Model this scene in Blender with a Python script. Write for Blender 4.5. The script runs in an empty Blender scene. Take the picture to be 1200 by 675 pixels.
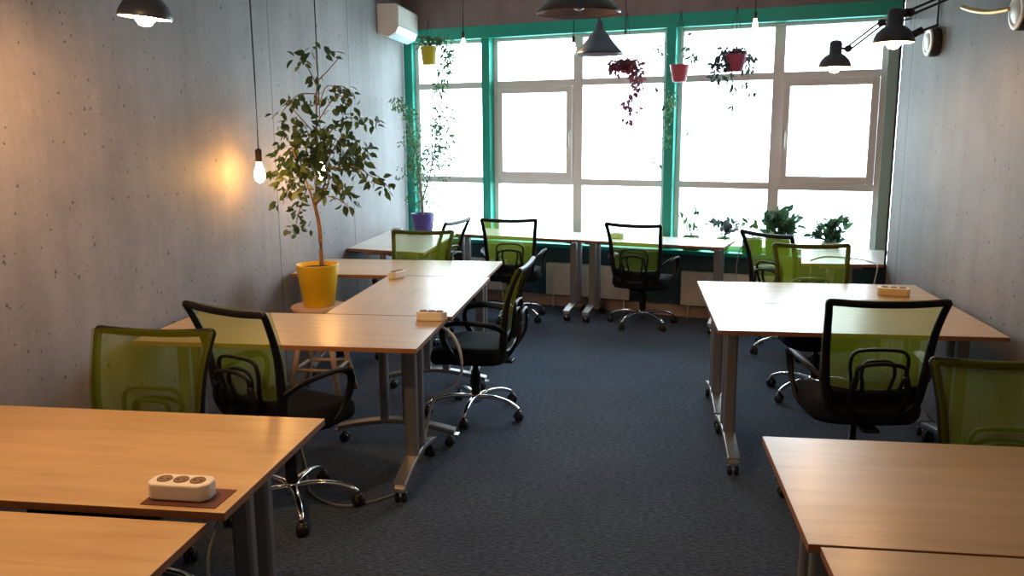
import bpy, math, random
from math import sin, cos, pi, sqrt, atan2, radians
from mathutils import Vector, Matrix
random.seed(7)
S = bpy.context.scene
COL = S.collection
V = Vector

# ------------------------------------------------------------------ camera
FPX = 1000.0
PITCH, YAW, ROLL, CAMH = .1825, .1385, -.006, 1.68
fwd = V((-sin(YAW)*cos(PITCH), cos(YAW)*cos(PITCH), -sin(PITCH)))
rt0 = V((cos(YAW), sin(YAW), 0)); up0 = rt0.cross(fwd)
rt = rt0*cos(ROLL) + up0*sin(ROLL); up = -rt0*sin(ROLL) + up0*cos(ROLL)
cd = bpy.data.cameras.new('camera'); cam = bpy.data.objects.new('camera', cd); COL.objects.link(cam)
M = Matrix((rt, up, -fwd)).transposed().to_4x4(); M.translation = V((0, 0, CAMH))
cam.matrix_world = M
cd.sensor_width = 36; cd.lens = FPX/1200*36; cd.clip_start = .05; cd.clip_end = 200
S.camera = cam

def at(u, v, Y=None, X=None, Z=None):
    """world point seen at photo position u, v on a plane of known depth / side / height"""
    d = fwd + rt*((u-600)/FPX) - up*((v-337.5)/FPX)
    t = Y/d.y if Y is not None else (X/d.x if X is not None else (Z-CAMH)/d.z)
    return V((0, 0, CAMH)) + d*t

# ------------------------------------------------------------------ materials
def mat(name, col=(.5, .5, .5), rough=.5, metal=0, spec=.5, emit=None, es=0, coat=0, alpha=1, bump=0, bscale=200, var=0, vscale=5, subs=0, trans=0):
    m = bpy.data.materials.new(name); m.use_nodes = True
    nt = m.node_tree; b = nt.nodes['Principled BSDF']
    b.inputs['Base Color'].default_value = (*col, 1)
    b.inputs['Roughness'].default_value = rough
    b.inputs['Metallic'].default_value = metal
    b.inputs['Specular IOR Level'].default_value = spec
    b.inputs['Coat Weight'].default_value = coat
    b.inputs['Transmission Weight'].default_value = trans
    if emit: b.inputs['Emission Color'].default_value = (*emit, 1); b.inputs['Emission Strength'].default_value = es
    tc = nt.nodes.new('ShaderNodeTexCoord')
    if var:
        n = nt.nodes.new('ShaderNodeTexNoise'); n.inputs['Scale'].default_value = vscale; n.inputs['Detail'].default_value = 4
        nt.links.new(tc.outputs['Object'], n.inputs['Vector'])
        r = nt.nodes.new('ShaderNodeValToRGB')
        r.color_ramp.elements[0].position = .3; r.color_ramp.elements[1].position = .7
        r.color_ramp.elements[0].color = (*[c*(1-var) for c in col], 1); r.color_ramp.elements[1].color = (*[min(1, c*(1+var)) for c in col], 1)
        nt.links.new(n.outputs['Fac'], r.inputs['Fac']); nt.links.new(r.outputs['Color'], b.inputs['Base Color'])
    if bump:
        n = nt.nodes.new('ShaderNodeTexNoise'); n.inputs['Scale'].default_value = bscale
        nt.links.new(tc.outputs['Object'], n.inputs['Vector'])
        bp = nt.nodes.new('ShaderNodeBump'); bp.inputs['Strength'].default_value = bump; bp.inputs['Distance'].default_value = .01
        nt.links.new(n.outputs['Fac'], bp.inputs['Height']); nt.links.new(bp.outputs['Normal'], b.inputs['Normal'])
    return m

def N(nt, t, **kw):
    n = nt.nodes.new(t)
    for k, v in kw.items():
        if k in n.inputs: n.inputs[k].default_value = v
        else: setattr(n, k, v)
    return n

def mix_rgb(nt, a, b, fac, mode='MIX'):
    n = nt.nodes.new('ShaderNodeMix'); n.data_type = 'RGBA'; n.blend_type = mode
    for s, v in ((6, a), (7, b), (0, fac)):
        if hasattr(v, 'is_linked') or hasattr(v, 'links'): nt.links.new(v, n.inputs[s])
        elif s == 0: n.inputs[0].default_value = v
        else: n.inputs[s].default_value = (*v, 1)
    return n.outputs[2]

def ramp(nt, src, stops):
    r = nt.nodes.new('ShaderNodeValToRGB'); e = r.color_ramp.elements
    while len(e) < len(stops): e.new(.5)
    for i, (p, c) in enumerate(stops):
        e[i].position = p; e[i].color = (c, c, c, 1) if not hasattr(c, '__len__') else (*c, 1)
    nt.links.new(src, r.inputs['Fac']); return r.outputs['Color']

def concrete(name, base, seams=(), holes=1.0, axis='Y'):
    m = bpy.data.materials.new(name); m.use_nodes = True; nt = m.node_tree; b = nt.nodes['Principled BSDF']
    L = nt.links; tc = N(nt, 'ShaderNodeTexCoord')
    big = N(nt, 'ShaderNodeTexNoise', Scale=1.3, Detail=5.0, Roughness=.6); L.new(tc.outputs['Object'], big.inputs['Vector'])
    mp = N(nt, 'ShaderNodeMapping'); mp.inputs['Scale'].default_value = (9, 9, .5); L.new(tc.outputs['Object'], mp.inputs['Vector'])
    st = N(nt, 'ShaderNodeTexNoise', Scale=1.0, Detail=3.0); L.new(mp.outputs[0], st.inputs['Vector'])
    fine = N(nt, 'ShaderNodeTexNoise', Scale=45.0, Detail=3.0); L.new(tc.outputs['Object'], fine.inputs['Vector'])
    dark = [c*.72 for c in base]; lite = [min(1, c*1.22) for c in base]
    c = mix_rgb(nt, dark, lite, ramp(nt, big.outputs['Fac'], [(.3, 0.), (.7, 1.)]))
    c = mix_rgb(nt, c, (.5, .5, .5), .0)
    sm = ramp(nt, st.outputs['Fac'], [(.3, .86), (.65, 1.06)])
    c = mix_rgb(nt, c, sm, .8, 'MULTIPLY')
    fm = ramp(nt, fine.outputs['Fac'], [(.3, .93), (.7, 1.04)])
    c = mix_rgb(nt, c, fm, 1.0, 'MULTIPLY')
    # air holes: sparse voronoi dots, size jittered and gated by a coarse noise
    hs = None
    s0 = N(nt, 'ShaderNodeSeparateXYZ'); L.new(tc.outputs['Object'], s0.inputs[0])
    cb_ = N(nt, 'ShaderNodeCombineXYZ'); L.new(s0.outputs[axis], cb_.inputs[0]); L.new(s0.outputs['Z'], cb_.inputs[1])
    for sc, r0, gate in ((7.0, .062, .30), (15.0, .085, .45), (4.0, .042, .5)):
        wn = N(nt, 'ShaderNodeTexNoise', Scale=55.0); L.new(cb_.outputs[0], wn.inputs['Vector'])
        wv = N(nt, 'ShaderNodeVectorMath', operation='SCALE'); L.new(wn.outputs['Color'], wv.inputs[0]); wv.inputs['Scale'].default_value = .02
        ad = N(nt, 'ShaderNodeVectorMath', operation='ADD'); L.new(cb_.outputs[0], ad.inputs[0]); L.new(wv.outputs[0], ad.inputs[1])
        vo = N(nt, 'ShaderNodeTexVoronoi', voronoi_dimensions='2D', Scale=sc); L.new(ad.outputs[0], vo.inputs['Vector'])
        sep = N(nt, 'ShaderNodeSeparateColor'); L.new(vo.outputs['Color'], sep.inputs[0])
        th = N(nt, 'ShaderNodeMath', operation='MULTIPLY'); L.new(sep.outputs[0], th.inputs[0]); th.inputs[1].default_value = r0*holes
        lt = N(nt, 'ShaderNodeMath', operation='LESS_THAN'); L.new(vo.outputs['Distance'], lt.inputs[0]); L.new(th.outputs[0], lt.inputs[1])
        g = N(nt, 'ShaderNodeMath', operation='GREATER_THAN'); L.new(sep.outputs[1], g.inputs[0]); g.inputs[1].default_value = gate
        q = N(nt, 'ShaderNodeMath', operation='MULTIPLY'); L.new(lt.outputs[0], q.inputs[0]); L.new(g.outputs[0], q.inputs[1])
        hs = q.outputs[0] if hs is None else (lambda a, bb: (L.new(a, bb.inputs[0]), L.new(q.outputs[0], bb.inputs[1]), bb.outputs[0])[2])(hs, N(nt, 'ShaderNodeMath', operation='MAXIMUM'))
    hm = N(nt, 'ShaderNodeMath', operation='MULTIPLY'); L.new(hs, hm.inputs[0]); hm.inputs[1].default_value = .8
    c = mix_rgb(nt, c, [x*.16 for x in base], hm.outputs[0])
    sx = N(nt, 'ShaderNodeSeparateXYZ'); L.new(tc.outputs['Object'], sx.inputs[0])
    for y in seams:
        cp = N(nt, 'ShaderNodeMath', operation='COMPARE'); L.new(sx.outputs[axis], cp.inputs[0]); cp.inputs[1].default_value = y; cp.inputs[2].default_value = .008
        c = mix_rgb(nt, c, [x*.4 for x in base], cp.outputs[0])
    L.new(c, b.inputs['Base Color']); b.inputs['Roughness'].default_value = .62; b.inputs['Specular IOR Level'].default_value = .35
    bp = N(nt, 'ShaderNodeBump', Strength=.10, Distance=.006); L.new(fine.outputs['Fac'], bp.inputs['Height']); L.new(bp.outputs['Normal'], b.inputs['Normal'])
    return m

def wood(name, a, bcol, rough=.36, coat=.32):
    m = bpy.data.materials.new(name); m.use_nodes = True; nt = m.node_tree; b = nt.nodes['Principled BSDF']; L = nt.links
    tc = N(nt, 'ShaderNodeTexCoord'); mp = N(nt, 'ShaderNodeMapping'); mp.inputs['Scale'].default_value = (1.2, 14, 14); L.new(tc.outputs['Object'], mp.inputs['Vector'])
    n = N(nt, 'ShaderNodeTexNoise', Scale=1.5, Detail=6.0, Roughness=.65, Distortion=.6); L.new(mp.outputs[0], n.inputs['Vector'])
    n2 = N(nt, 'ShaderNodeTexNoise', Scale=1.4, Detail=2.0); L.new(tc.outputs['Object'], n2.inputs['Vector'])
    c = mix_rgb(nt, a, bcol, ramp(nt, n.outputs['Fac'], [(.3, 0.), (.72, 1.)]))
    c = mix_rgb(nt, c, ramp(nt, n2.outputs['Fac'], [(.3, .88), (.7, 1.05)]), 1.0, 'MULTIPLY')
    L.new(c, b.inputs['Base Color']); b.inputs['Roughness'].default_value = rough; b.inputs['Coat Weight'].default_value = coat; b.inputs['Coat Roughness'].default_value = .24
    return m

def carpet(name):
    m = bpy.data.materials.new(name); m.use_nodes = True; nt = m.node_tree; b = nt.nodes['Principled BSDF']; L = nt.links
    tc = N(nt, 'ShaderNodeTexCoord')
    mp = N(nt, 'ShaderNodeMapping'); mp.inputs['Scale'].default_value = (38, 110, 60); L.new(tc.outputs['Object'], mp.inputs['Vector'])
    n = N(nt, 'ShaderNodeTexNoise', Scale=1.0, Detail=3.0, Roughness=.7); L.new(mp.outputs[0], n.inputs['Vector'])
    n2 = N(nt, 'ShaderNodeTexNoise', Scale=2.2, Detail=3.0); L.new(tc.outputs['Object'], n2.inputs['Vector'])
    c = mix_rgb(nt, (.006, .010, .020), (.070, .100, .155), ramp(nt, n.outputs['Fac'], [(.38, 0.), (.64, 1.)]))
    c = mix_rgb(nt, c, ramp(nt, n2.outputs['Fac'], [(.3, .8), (.7, 1.15)]), 1.0, 'MULTIPLY')
    L.new(c, b.inputs['Base Color']); b.inputs['Roughness'].default_value = .95; b.inputs['Specular IOR Level'].default_value = .15
    b.inputs['Sheen Weight'].default_value = .22; b.inputs['Sheen Roughness'].default_value = .5; b.inputs['Sheen Tint'].default_value = (.6, .75, 1, 1)
    bp = N(nt, 'ShaderNodeBump', Strength=.8, Distance=.01); L.new(n.outputs['Fac'], bp.inputs['Height']); L.new(bp.outputs['Normal'], b.inputs['Normal'])
    return m

def meshcloth(name, col, transp=.42):
    m = bpy.data.materials.new(name); m.use_nodes = True; nt = m.node_tree; L = nt.links
    nt.nodes.remove(nt.nodes['Principled BSDF']); out = nt.nodes['Material Output']
    tc = N(nt, 'ShaderNodeTexCoord'); n = N(nt, 'ShaderNodeTexNoise', Scale=6.0, Detail=2.0); L.new(tc.outputs['Object'], n.inputs['Vector'])
    c = mix_rgb(nt, [x*.8 for x in col], col, ramp(nt, n.outputs['Fac'], [(.3, 0.), (.7, 1.)]))
    d = N(nt, 'ShaderNodeBsdfDiffuse'); t = N(nt, 'ShaderNodeBsdfTranslucent'); tr = N(nt, 'ShaderNodeBsdfTransparent')
    tr.inputs[0].default_value = (.93, 1, .88, 1)
    L.new(c, d.inputs[0]); L.new(c, t.inputs[0])
    m1 = N(nt, 'ShaderNodeMixShader'); m1.inputs[0].default_value = .5; L.new(d.outputs[0], m1.inputs[1]); L.new(t.outputs[0], m1.inputs[2])
    # woven grid of fine holes
    m2 = N(nt, 'ShaderNodeMixShader'); m2.inputs[0].default_value = transp
    L.new(m1.outputs[0], m2.inputs[1]); L.new(tr.outputs[0], m2.inputs[2]); L.new(m2.outputs[0], out.inputs[0])
    return m

def leafmat(name, a, bcol, tl=.35):
    m = bpy.data.materials.new(name); m.use_nodes = True; nt = m.node_tree; L = nt.links
    b = nt.nodes['Principled BSDF']; out = nt.nodes['Material Output']
    tc = N(nt, 'ShaderNodeTexCoord'); n = N(nt, 'ShaderNodeTexNoise', Scale=9.0, Detail=1.0); L.new(tc.outputs['Object'], n.inputs['Vector'])
    c = mix_rgb(nt, a, bcol, ramp(nt, n.outputs['Fac'], [(.35, 0.), (.65, 1.)]))
    L.new(c, b.inputs['Base Color']); b.inputs['Roughness'].default_value = .45
    t = N(nt, 'ShaderNodeBsdfTranslucent'); L.new(c, t.inputs[0])
    mx = N(nt, 'ShaderNodeMixShader'); mx.inputs[0].default_value = tl; L.new(b.outputs[0], mx.inputs[1]); L.new(t.outputs[0], mx.inputs[2]); L.new(mx.outputs[0], out.inputs[0])
    return m

def glassmat(name, gl=.06):
    m = bpy.data.materials.new(name); m.use_nodes = True; nt = m.node_tree; L = nt.links
    nt.nodes.remove(nt.nodes['Principled BSDF']); out = nt.nodes['Material Output']
    tr = N(nt, 'ShaderNodeBsdfTransparent'); tr.inputs[0].default_value = (.97, .99, .98, 1)
    g = N(nt, 'ShaderNodeBsdfGlossy'); g.inputs['Roughness'].default_value = .02
    mx = N(nt, 'ShaderNodeMixShader'); mx.inputs[0].default_value = gl; L.new(tr.outputs[0], mx.inputs[1]); L.new(g.outputs[0], mx.inputs[2]); L.new(mx.outputs[0], out.inputs[0])
    return m

m_wallL = concrete('concrete_left', (.225, .20, .205), seams=(5.36, 6.93, 1.6))
m_wallR = concrete('concrete_right', (.245, .22, .215), seams=(5.98, 2.2))
m_wallF = concrete('concrete_brown', (.30, .215, .225), seams=(), holes=.3, axis='X')
m_teal = mat('teal_wall_paint', (.045, .11, .15), .6, var=.15)
m_green = mat('green_frame_paint', (.02, .40, .31), .38, var=.08)
m_pvc = mat('window_plastic', (.88, .81, .82), .4, var=.04)
m_pvc2 = mat('window_sash_plastic', (.90, .83, .84), .4, var=.04)
m_glass = glassmat('window_glass')
m_ceil = mat('ceiling_paint', (.58, .55, .54), .8, var=.1)
m_back = mat('back_wall_paint', (.34, .31, .30), .8, var=.1)
m_carpet = carpet('carpet')
m_top = wood('beech_laminate', (.47, .30, .135), (.60, .41, .205))
m_topglare = wood('glare_whitened_laminate', (.66, .57, .50), (.78, .70, .63))  # desk laminate with the window glare put into a whiter colour
m_topedge = mat('beech_edge', (.30, .13, .055), .5, var=.1, vscale=20)
m_steel = mat('brushed_grey_steel', (.36, .34, .33), .38, metal=.75, var=.05)
m_dark = mat('dark_steel', (.035, .035, .04), .5, metal=.2)
m_chrome = mat('chrome', (.82, .82, .84), .14, metal=1)
m_black = mat('black_plastic', (.008, .008, .011), .42, spec=.3, var=.1)
m_seat = mat('black_seat_cloth', (.008, .010, .015), .85, spec=.2, bump=.3, bscale=400)
m_mesh = meshcloth('green_mesh_cloth', (.21, .25, .016), .50)
m_wheel = mat('caster_rubber', (.012, .012, .014), .45)
m_white = mat('white_plastic', (.78, .74, .68), .35, var=.04)
m_cream = mat('cream_plastic', (.82, .66, .36), .35, var=.05)
m_hole = mat('socket_hole', (.20, .11, .06), .6)
m_pinhole = mat('socket_pin', (.02, .015, .01), .6)
m_pad = mat('brown_felt', (.11, .03, .015), .8, var=.2)
m_ac = mat('ac_plastic', (.80, .72, .68), .35, var=.03)
m_acslot = mat('ac_louvre', (.55, .60, .66), .4)
m_rad = mat('radiator_enamel', (.80, .73, .66), .4, var=.04)
m_base = mat('beige_skirting', (.55, .40, .32), .5, var=.1)
m_shade = mat('dark_blue_shade', (.045, .055, .095), .38, var=.1)
m_shadein = mat('shade_inner', (.45, .42, .50), .35)
m_cord = mat('black_cord', (.01, .01, .01), .7)
m_socket = mat('bulb_socket', (.05, .025, .015), .4)
m_bulb = mat('lit_bulb', (1, .8, .5), .3, emit=(1, .50, .14), es=150)
m_bulbs = mat('lit_shade_bulb', (1, .8, .5), .3, emit=(1, .52, .18), es=190)
m_bulbC = mat('lit_left_bulb', (1, .8, .5), .3, emit=(1, .50, .17), es=420)
m_bulbhot = mat('lit_small_bulb', (1, .8, .5), .3, emit=(1, .62, .28), es=70)
m_bulboff = mat('unlit_bulb', (.8, .8, .85), .1, spec=.8)
m_potY = mat('yellow_pot', (.80, .50, .012), .35, var=.06)
m_potYG = mat('yellow_hanging_pot', (.62, .52, .03), .4, var=.06)
m_potP = mat('purple_pot', (.055, .035, .22), .35, var=.08)
m_potK = mat('pink_pot', (.62, .11, .17), .4, var=.08)
m_potM = mat('plum_pot', (.35, .06, .15), .4, var=.08)
m_potG = mat('green_planter', (.10, .42, .05), .4, var=.08)
m_soil = mat('soil', (.03, .018, .01), .9, var=.3, vscale=60)
m_stool = wood('pale_stool_wood', (.55, .36, .24), (.68, .48, .34))
m_bark = mat('bark', (.30, .17, .09), .7, var=.25, vscale=30)
m_barkG = mat('grey_bark', (.34, .28, .24), .8, var=.2, vscale=30)
m_leafF = leafmat('ficus_leaf', (.028, .060, .018), (.075, .11, .032))
m_leafG = leafmat('small_green_leaf', (.05, .14, .06), (.11, .24, .09))
m_leafV = leafmat('vine_leaf', (.05, .12, .05), (.10, .19, .08))
m_leafR = leafmat('maroon_leaf', (.14, .025, .05), (.26, .07, .10))
m_leafD = leafmat('dark_leaf', (.02, .055, .03), (.055, .12, .05))
m_leafP = leafmat('purple_green_leaf', (.07, .05, .07), (.05, .10, .06))
m_leafL = leafmat('light_leaf', (.06, .15, .04), (.12, .24, .08), .12)
m_brass = mat('brass', (.55, .30, .10), .35, metal=.9)

# ------------------------------------------------------------------ mesh builder
class MB:
    def __init__(s): s.v = []; s.f = []; s.mi = []; s.sm = []
    def add(s, vs, fs, mi=0, smooth=False):
        o = len(s.v); s.v += [tuple(x) for x in vs]
        for f in fs: s.f.append(tuple(i+o for i in f)); s.mi.append(mi); s.sm.append(smooth)
    def box(s, c, d, mi=0, rz=0, mtx=None):
        x, y, z = d[0]/2, d[1]/2, d[2]/2
        vs = [V((a, b, e)) for a in (-x, x) for b in (-y, y) for e in (-z, z)]
        R_ = Matrix.Rotation(rz, 3, 'Z')
        vs = [(R_ @ v) + V(c) for v in vs]
        if mtx: vs = [mtx @ v for v in vs]
        s.add(vs, [(0, 1, 3, 2), (4, 6, 7, 5), (0, 4, 5, 1), (2, 3, 7, 6), (0, 2, 6, 4), (1, 5, 7, 3)], mi)
    def prism(s, poly, z0, z1, mi=0, side=None):
        n = len(poly); side = mi if side is None else side
        vs = [(p[0], p[1], z0) for p in poly] + [(p[0], p[1], z1) for p in poly]
        s.add(vs, [tuple(range(n))[::-1]], mi); s.f.append(tuple(i+len(s.v)-n for i in range(n))); s.mi.append(mi); s.sm.append(False)
        o = len(s.v)-2*n
        for i in range(n):
            j = (i+1) % n; s.f.append((o+i, o+j, o+n+j, o+n+i)); s.mi.append(side); s.sm.append(False)
    def sweep(s, path, sec, closed=False, upv=(0, 0, 1), mi=0, smooth=True, caps=True):
        """sec: list of (a,b) offsets or function i->list; a along side, b along 'up'"""
        P = [V(p) for p in path]; n = len(P); upv = V(upv); o = len(s.v); k = None
        for i in range(n):
            a = P[(i-1) % n] if (closed or i) else P[i]; b = P[(i+1) % n] if (closed or i < n-1) else P[i]
            t = (b-a).normalized()
            side = t.cross(upv)
            if side.length < 1e-4: side = t.cross(V((1, 0, 0)) if abs(t.x) < .9 else V((0, 1, 0)))
            side.normalize(); u = side.cross(t).normalized()
            sc = sec(i) if callable(sec) else sec
            k = len(sc)
            for (p, q) in sc: s.v.append(tuple(P[i]+side*p+u*q))
        rng = n if closed else n-1
        for i in range(rng):
            for j in range(k):
                i2 = (i+1) % n; j2 = (j+1) % k
                s.f.append((o+i*k+j, o+i2*k+j, o+i2*k+j2, o+i*k+j2)); s.mi.append(mi); s.sm.append(smooth)
        if not closed and caps:
            s.f.append(tuple(o+j for j in range(k))); s.mi.append(mi); s.sm.append(False)
            s.f.append(tuple(o+(n-1)*k+j for j in range(k))[::-1]); s.mi.append(mi); s.sm.append(False)
    def tube(s, path, r, n=8, closed=False, mi=0, upv=(0, 0, 1)):
        f = (lambda i: [((r(i) if callable(r) else r)*cos(2*pi*j/n), (r(i) if callable(r) else r)*sin(2*pi*j/n)) for j in range(n)])
        s.sweep(path, f, closed, upv, mi)
    def bar(s, a, b, r, n=8, mi=0): s.tube([a, b], r, n, mi=mi)
    def lathe(s, prof, c=(0, 0, 0), n=24, mi=0, axis='Z', mtx=None, smooth=True):
        o = len(s.v); k = len(prof); c = V(c)
        for (r, z) in prof:
            for j in range(n):
                a = 2*pi*j/n; p = V((r*cos(a), r*sin(a), z))
                if axis == 'X': p = V((z, r*cos(a), r*sin(a)))
                if axis == 'Y': p = V((r*cos(a), z, r*sin(a)))
                if mtx: p = mtx @ p
                s.v.append(tuple(p+c))
        for i in range(k-1):
            for j in range(n):
                j2 = (j+1) % n; s.f.append((o+i*n+j, o+i*n+j2, o+(i+1)*n+j2, o+(i+1)*n+j)); s.mi.append(mi); s.sm.append(smooth)
    def sphere(s, c, r, n=12, mi=0, sz=1):
        s.lathe([(max(r*sin(pi*i/n), 1e-4), -r*cos(pi*i/n)*sz) for i in range(n+1)], c, n*2, mi)
    def leaf(s, p, d, nrm, L, W, mi=0):
        d = V(d).normalized(); nrm = V(nrm); sd = d.cross(nrm)
        if sd.length < 1e-3: sd = d.cross(V((1, .3, .2)))
        sd.normalize(); nn = sd.cross(d)
        p = V(p)
        vs = [p, p+d*L*.3+sd*W*.42+nn*W*.12, p+d*L*.62+sd*W*.38+nn*W*.1, p+d*L-nn*W*.15, p+d*L*.62-sd*W*.38+nn*W*.1, p+d*L*.3-sd*W*.42+nn*W*.12, p+d*L*.45]
        s.add(vs, [(0, 6, 1), (1, 6, 2), (2, 6, 3), (3, 6, 4), (4, 6, 5), (5, 6, 0)], mi, True)
    def build(s, name, mats, parent=None, bevel=0, loc=None):
        me = bpy.data.meshes.new(name); me.from_pydata(s.v, [], s.f)
        for m in (mats if isinstance(mats, (list, tuple)) else [mats]): me.materials.append(m)
        for i, p in enumerate(me.polygons): p.material_index = s.mi[i]; p.use_smooth = s.sm[i]
        me.validate(); me.update()
        import bmesh
        bm = bmesh.new(); bm.from_mesh(me); bmesh.ops.recalc_face_normals(bm, faces=bm.faces); bm.to_mesh(me); bm.free()
        o = bpy.data.objects.new(name, me); COL.objects.link(o)
        if parent: o.parent = parent
        if loc is not None: o.location = loc
        if bevel:
            b = o.modifiers.new('bevel', 'BEVEL'); b.width = bevel; b.segments = 2; b.limit_method = 'ANGLE'
        return o

def spline(pts, n=6, closed=False):
    P = [V(p) for p in pts]; out = []; k = len(P)
    for i in range(k if closed else k-1):
        g = (lambda j: P[j % k]) if closed else (lambda j: P[max(0, min(k-1, j))])
        a, b, c, d = g(i-1), g(i), g(i+1), g(i+2)
        for t in range(n):
            t /= n
            out.append(.5*((2*b)+(c-a)*t+(2*a-5*b+4*c-d)*t*t+(3*b-a-3*c+d)*t**3))
    if not closed: out.append(P[-1])
    return out

def rect(w, h): return [(-w/2, -h/2), (w/2, -h/2), (w/2, h/2), (-w/2, h/2)]
def rrect(w, h, r=.25):
    out = []
    for cx, cy, a0 in ((1, 1, 0), (-1, 1, 90), (-1, -1, 180), (1, -1, 270)):
        rr = min(w, h)*r
        for k in range(3):
            a = radians(a0+45*k); out.append((cx*(w/2-rr)+rr*cos(a), cy*(h/2-rr)+rr*sin(a)))
    return out

def empty(name, loc=(0, 0, 0), rz=0):
    o = bpy.data.objects.new(name, None); COL.objects.link(o); o.location = loc; o.rotation_euler = (0, 0, rz); o.empty_display_size = .1
    return o
def tag(o, label, cat, group=None, kind=None):
    if label: o['label'] = label
    if cat: o['category'] = cat
    if group: o['group'] = group
    if kind: o['kind'] = kind
    return o
def struct(o): o['kind'] = 'structure'; return o
def kids(o): return [c for c in bpy.data.objects if c.parent == o]
def copy_tree(o, parent=None):
    c = o.copy(); COL.objects.link(c); c.parent = parent
    for k in kids(o): copy_tree(k, c)
    return c

# ------------------------------------------------------------------ room shell
XL, XR, YB, ZC = -2.3, 1.78, -1.6, 3.1
TH = math.atan(.31); CU, SU = cos(TH), sin(TH)
W0 = V((XL, 8.655, 0)); UX = V((CU, -SU, 0)); NX = V((-SU, -CU, 0))     # along the window wall, and inwards
def wp(u, n, z): return W0 + UX*u + NX*n + V((0, 0, z))
def wbox(mb, u0, u1, n0, n1, z0, z1, mi=0):
    c = wp((u0+u1)/2, (n0+n1)/2, (z0+z1)/2); mb.box(c, (abs(u1-u0), abs(n1-n0), z1-z0), mi, rz=-TH)
RC = V((XR, 6.2, 0)); UR = 4.60; RE = wp(UR, 0, 0)
b = MB(); b.prism([(XL-.2, YB), (XR+.9, YB), (XR+.9, 9.2), (XL-.2, 9.2)], -.1, 0); struct(b.build('floor', m_carpet))
b = MB(); b.prism([(XL-.2, YB), (XR+.9, YB), (XR+.9, 9.2), (XL-.2, 9.2)], ZC, ZC+.1); struct(b.build('ceiling', m_ceil))
b = MB(); b.prism([(XL-.2, YB), (XL, YB), (XL, 8.9), (XL-.2, 8.9)], 0, ZC); struct(b.build('wall_left', m_wallL))
b = MB(); b.prism([(XR, YB), (XR+.8, YB), (XR+.8, RE.y-.35), (RE.x+.15, RE.y-.05), (RE.x, RE.y), (RC.x, RC.y)], 0, ZC); struct(b.build('wall_right', m_wallR))
b = MB(); b.box(((XL+XR)/2, YB-.05, ZC/2), (XR-XL+.4, .1, ZC)); struct(b.build('wall_back', m_back))
b = MB()
wbox(b, -.05, UR+.05, -.2, 0, 0, .58, 0)
wbox(b, -.05, UR+.05, -.2, .04, 2.665, ZC, 1)
struct(b.build('wall_far', [m_teal, m_wallF]))
b = MB(); wbox(b, .02, UR-.02, 0, .03, 0.0, .10); struct(b.build('baseboard_far', m_base))
m_rev = concrete('darkened_reveal_concrete', (.05, .048, .052), holes=.5); m_rev.node_tree.nodes['Principled BSDF'].inputs['Specular IOR Level'].default_value = 0  # concrete colour darkened to offset strong window light on the reveal
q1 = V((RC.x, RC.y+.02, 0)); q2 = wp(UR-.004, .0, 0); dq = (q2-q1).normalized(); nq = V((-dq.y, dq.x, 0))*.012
b = MB(); b.prism([tuple(q1[:2]), tuple(q2[:2]), tuple((q2+nq)[:2]), tuple((q1+nq)[:2])], 0, ZC); struct(b.build('trim_7', m_rev))  # added thin slab covering the right reveal, only to darken it
# green trim: lintel, sill, posts
b = MB(); wbox(b, 0.01, UR-.01, -.14, .05, 2.55, 2.665); struct(b.build('trim_1', m_green, bevel=.004))
b = MB(); wbox(b, 0.01, UR-.01, -.14, .10, .58, .615); struct(b.build('trim_2', m_green, bevel=.004))
m_pale = mat('pale_green_trim', (.42, .60, .60), .5)
for i, (u0, u1) in enumerate(((.005, .10), (.90, .985), (2.715, 2.80), (4.50, UR-.005))):
    b = MB(); wbox(b, u0, u1, -.14, .035 if i in (1, 2) else .0, .615, 2.55); struct(b.build('trim_%d' % (i+3), m_pale if i == 3 else m_green, bevel=.004))

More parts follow.
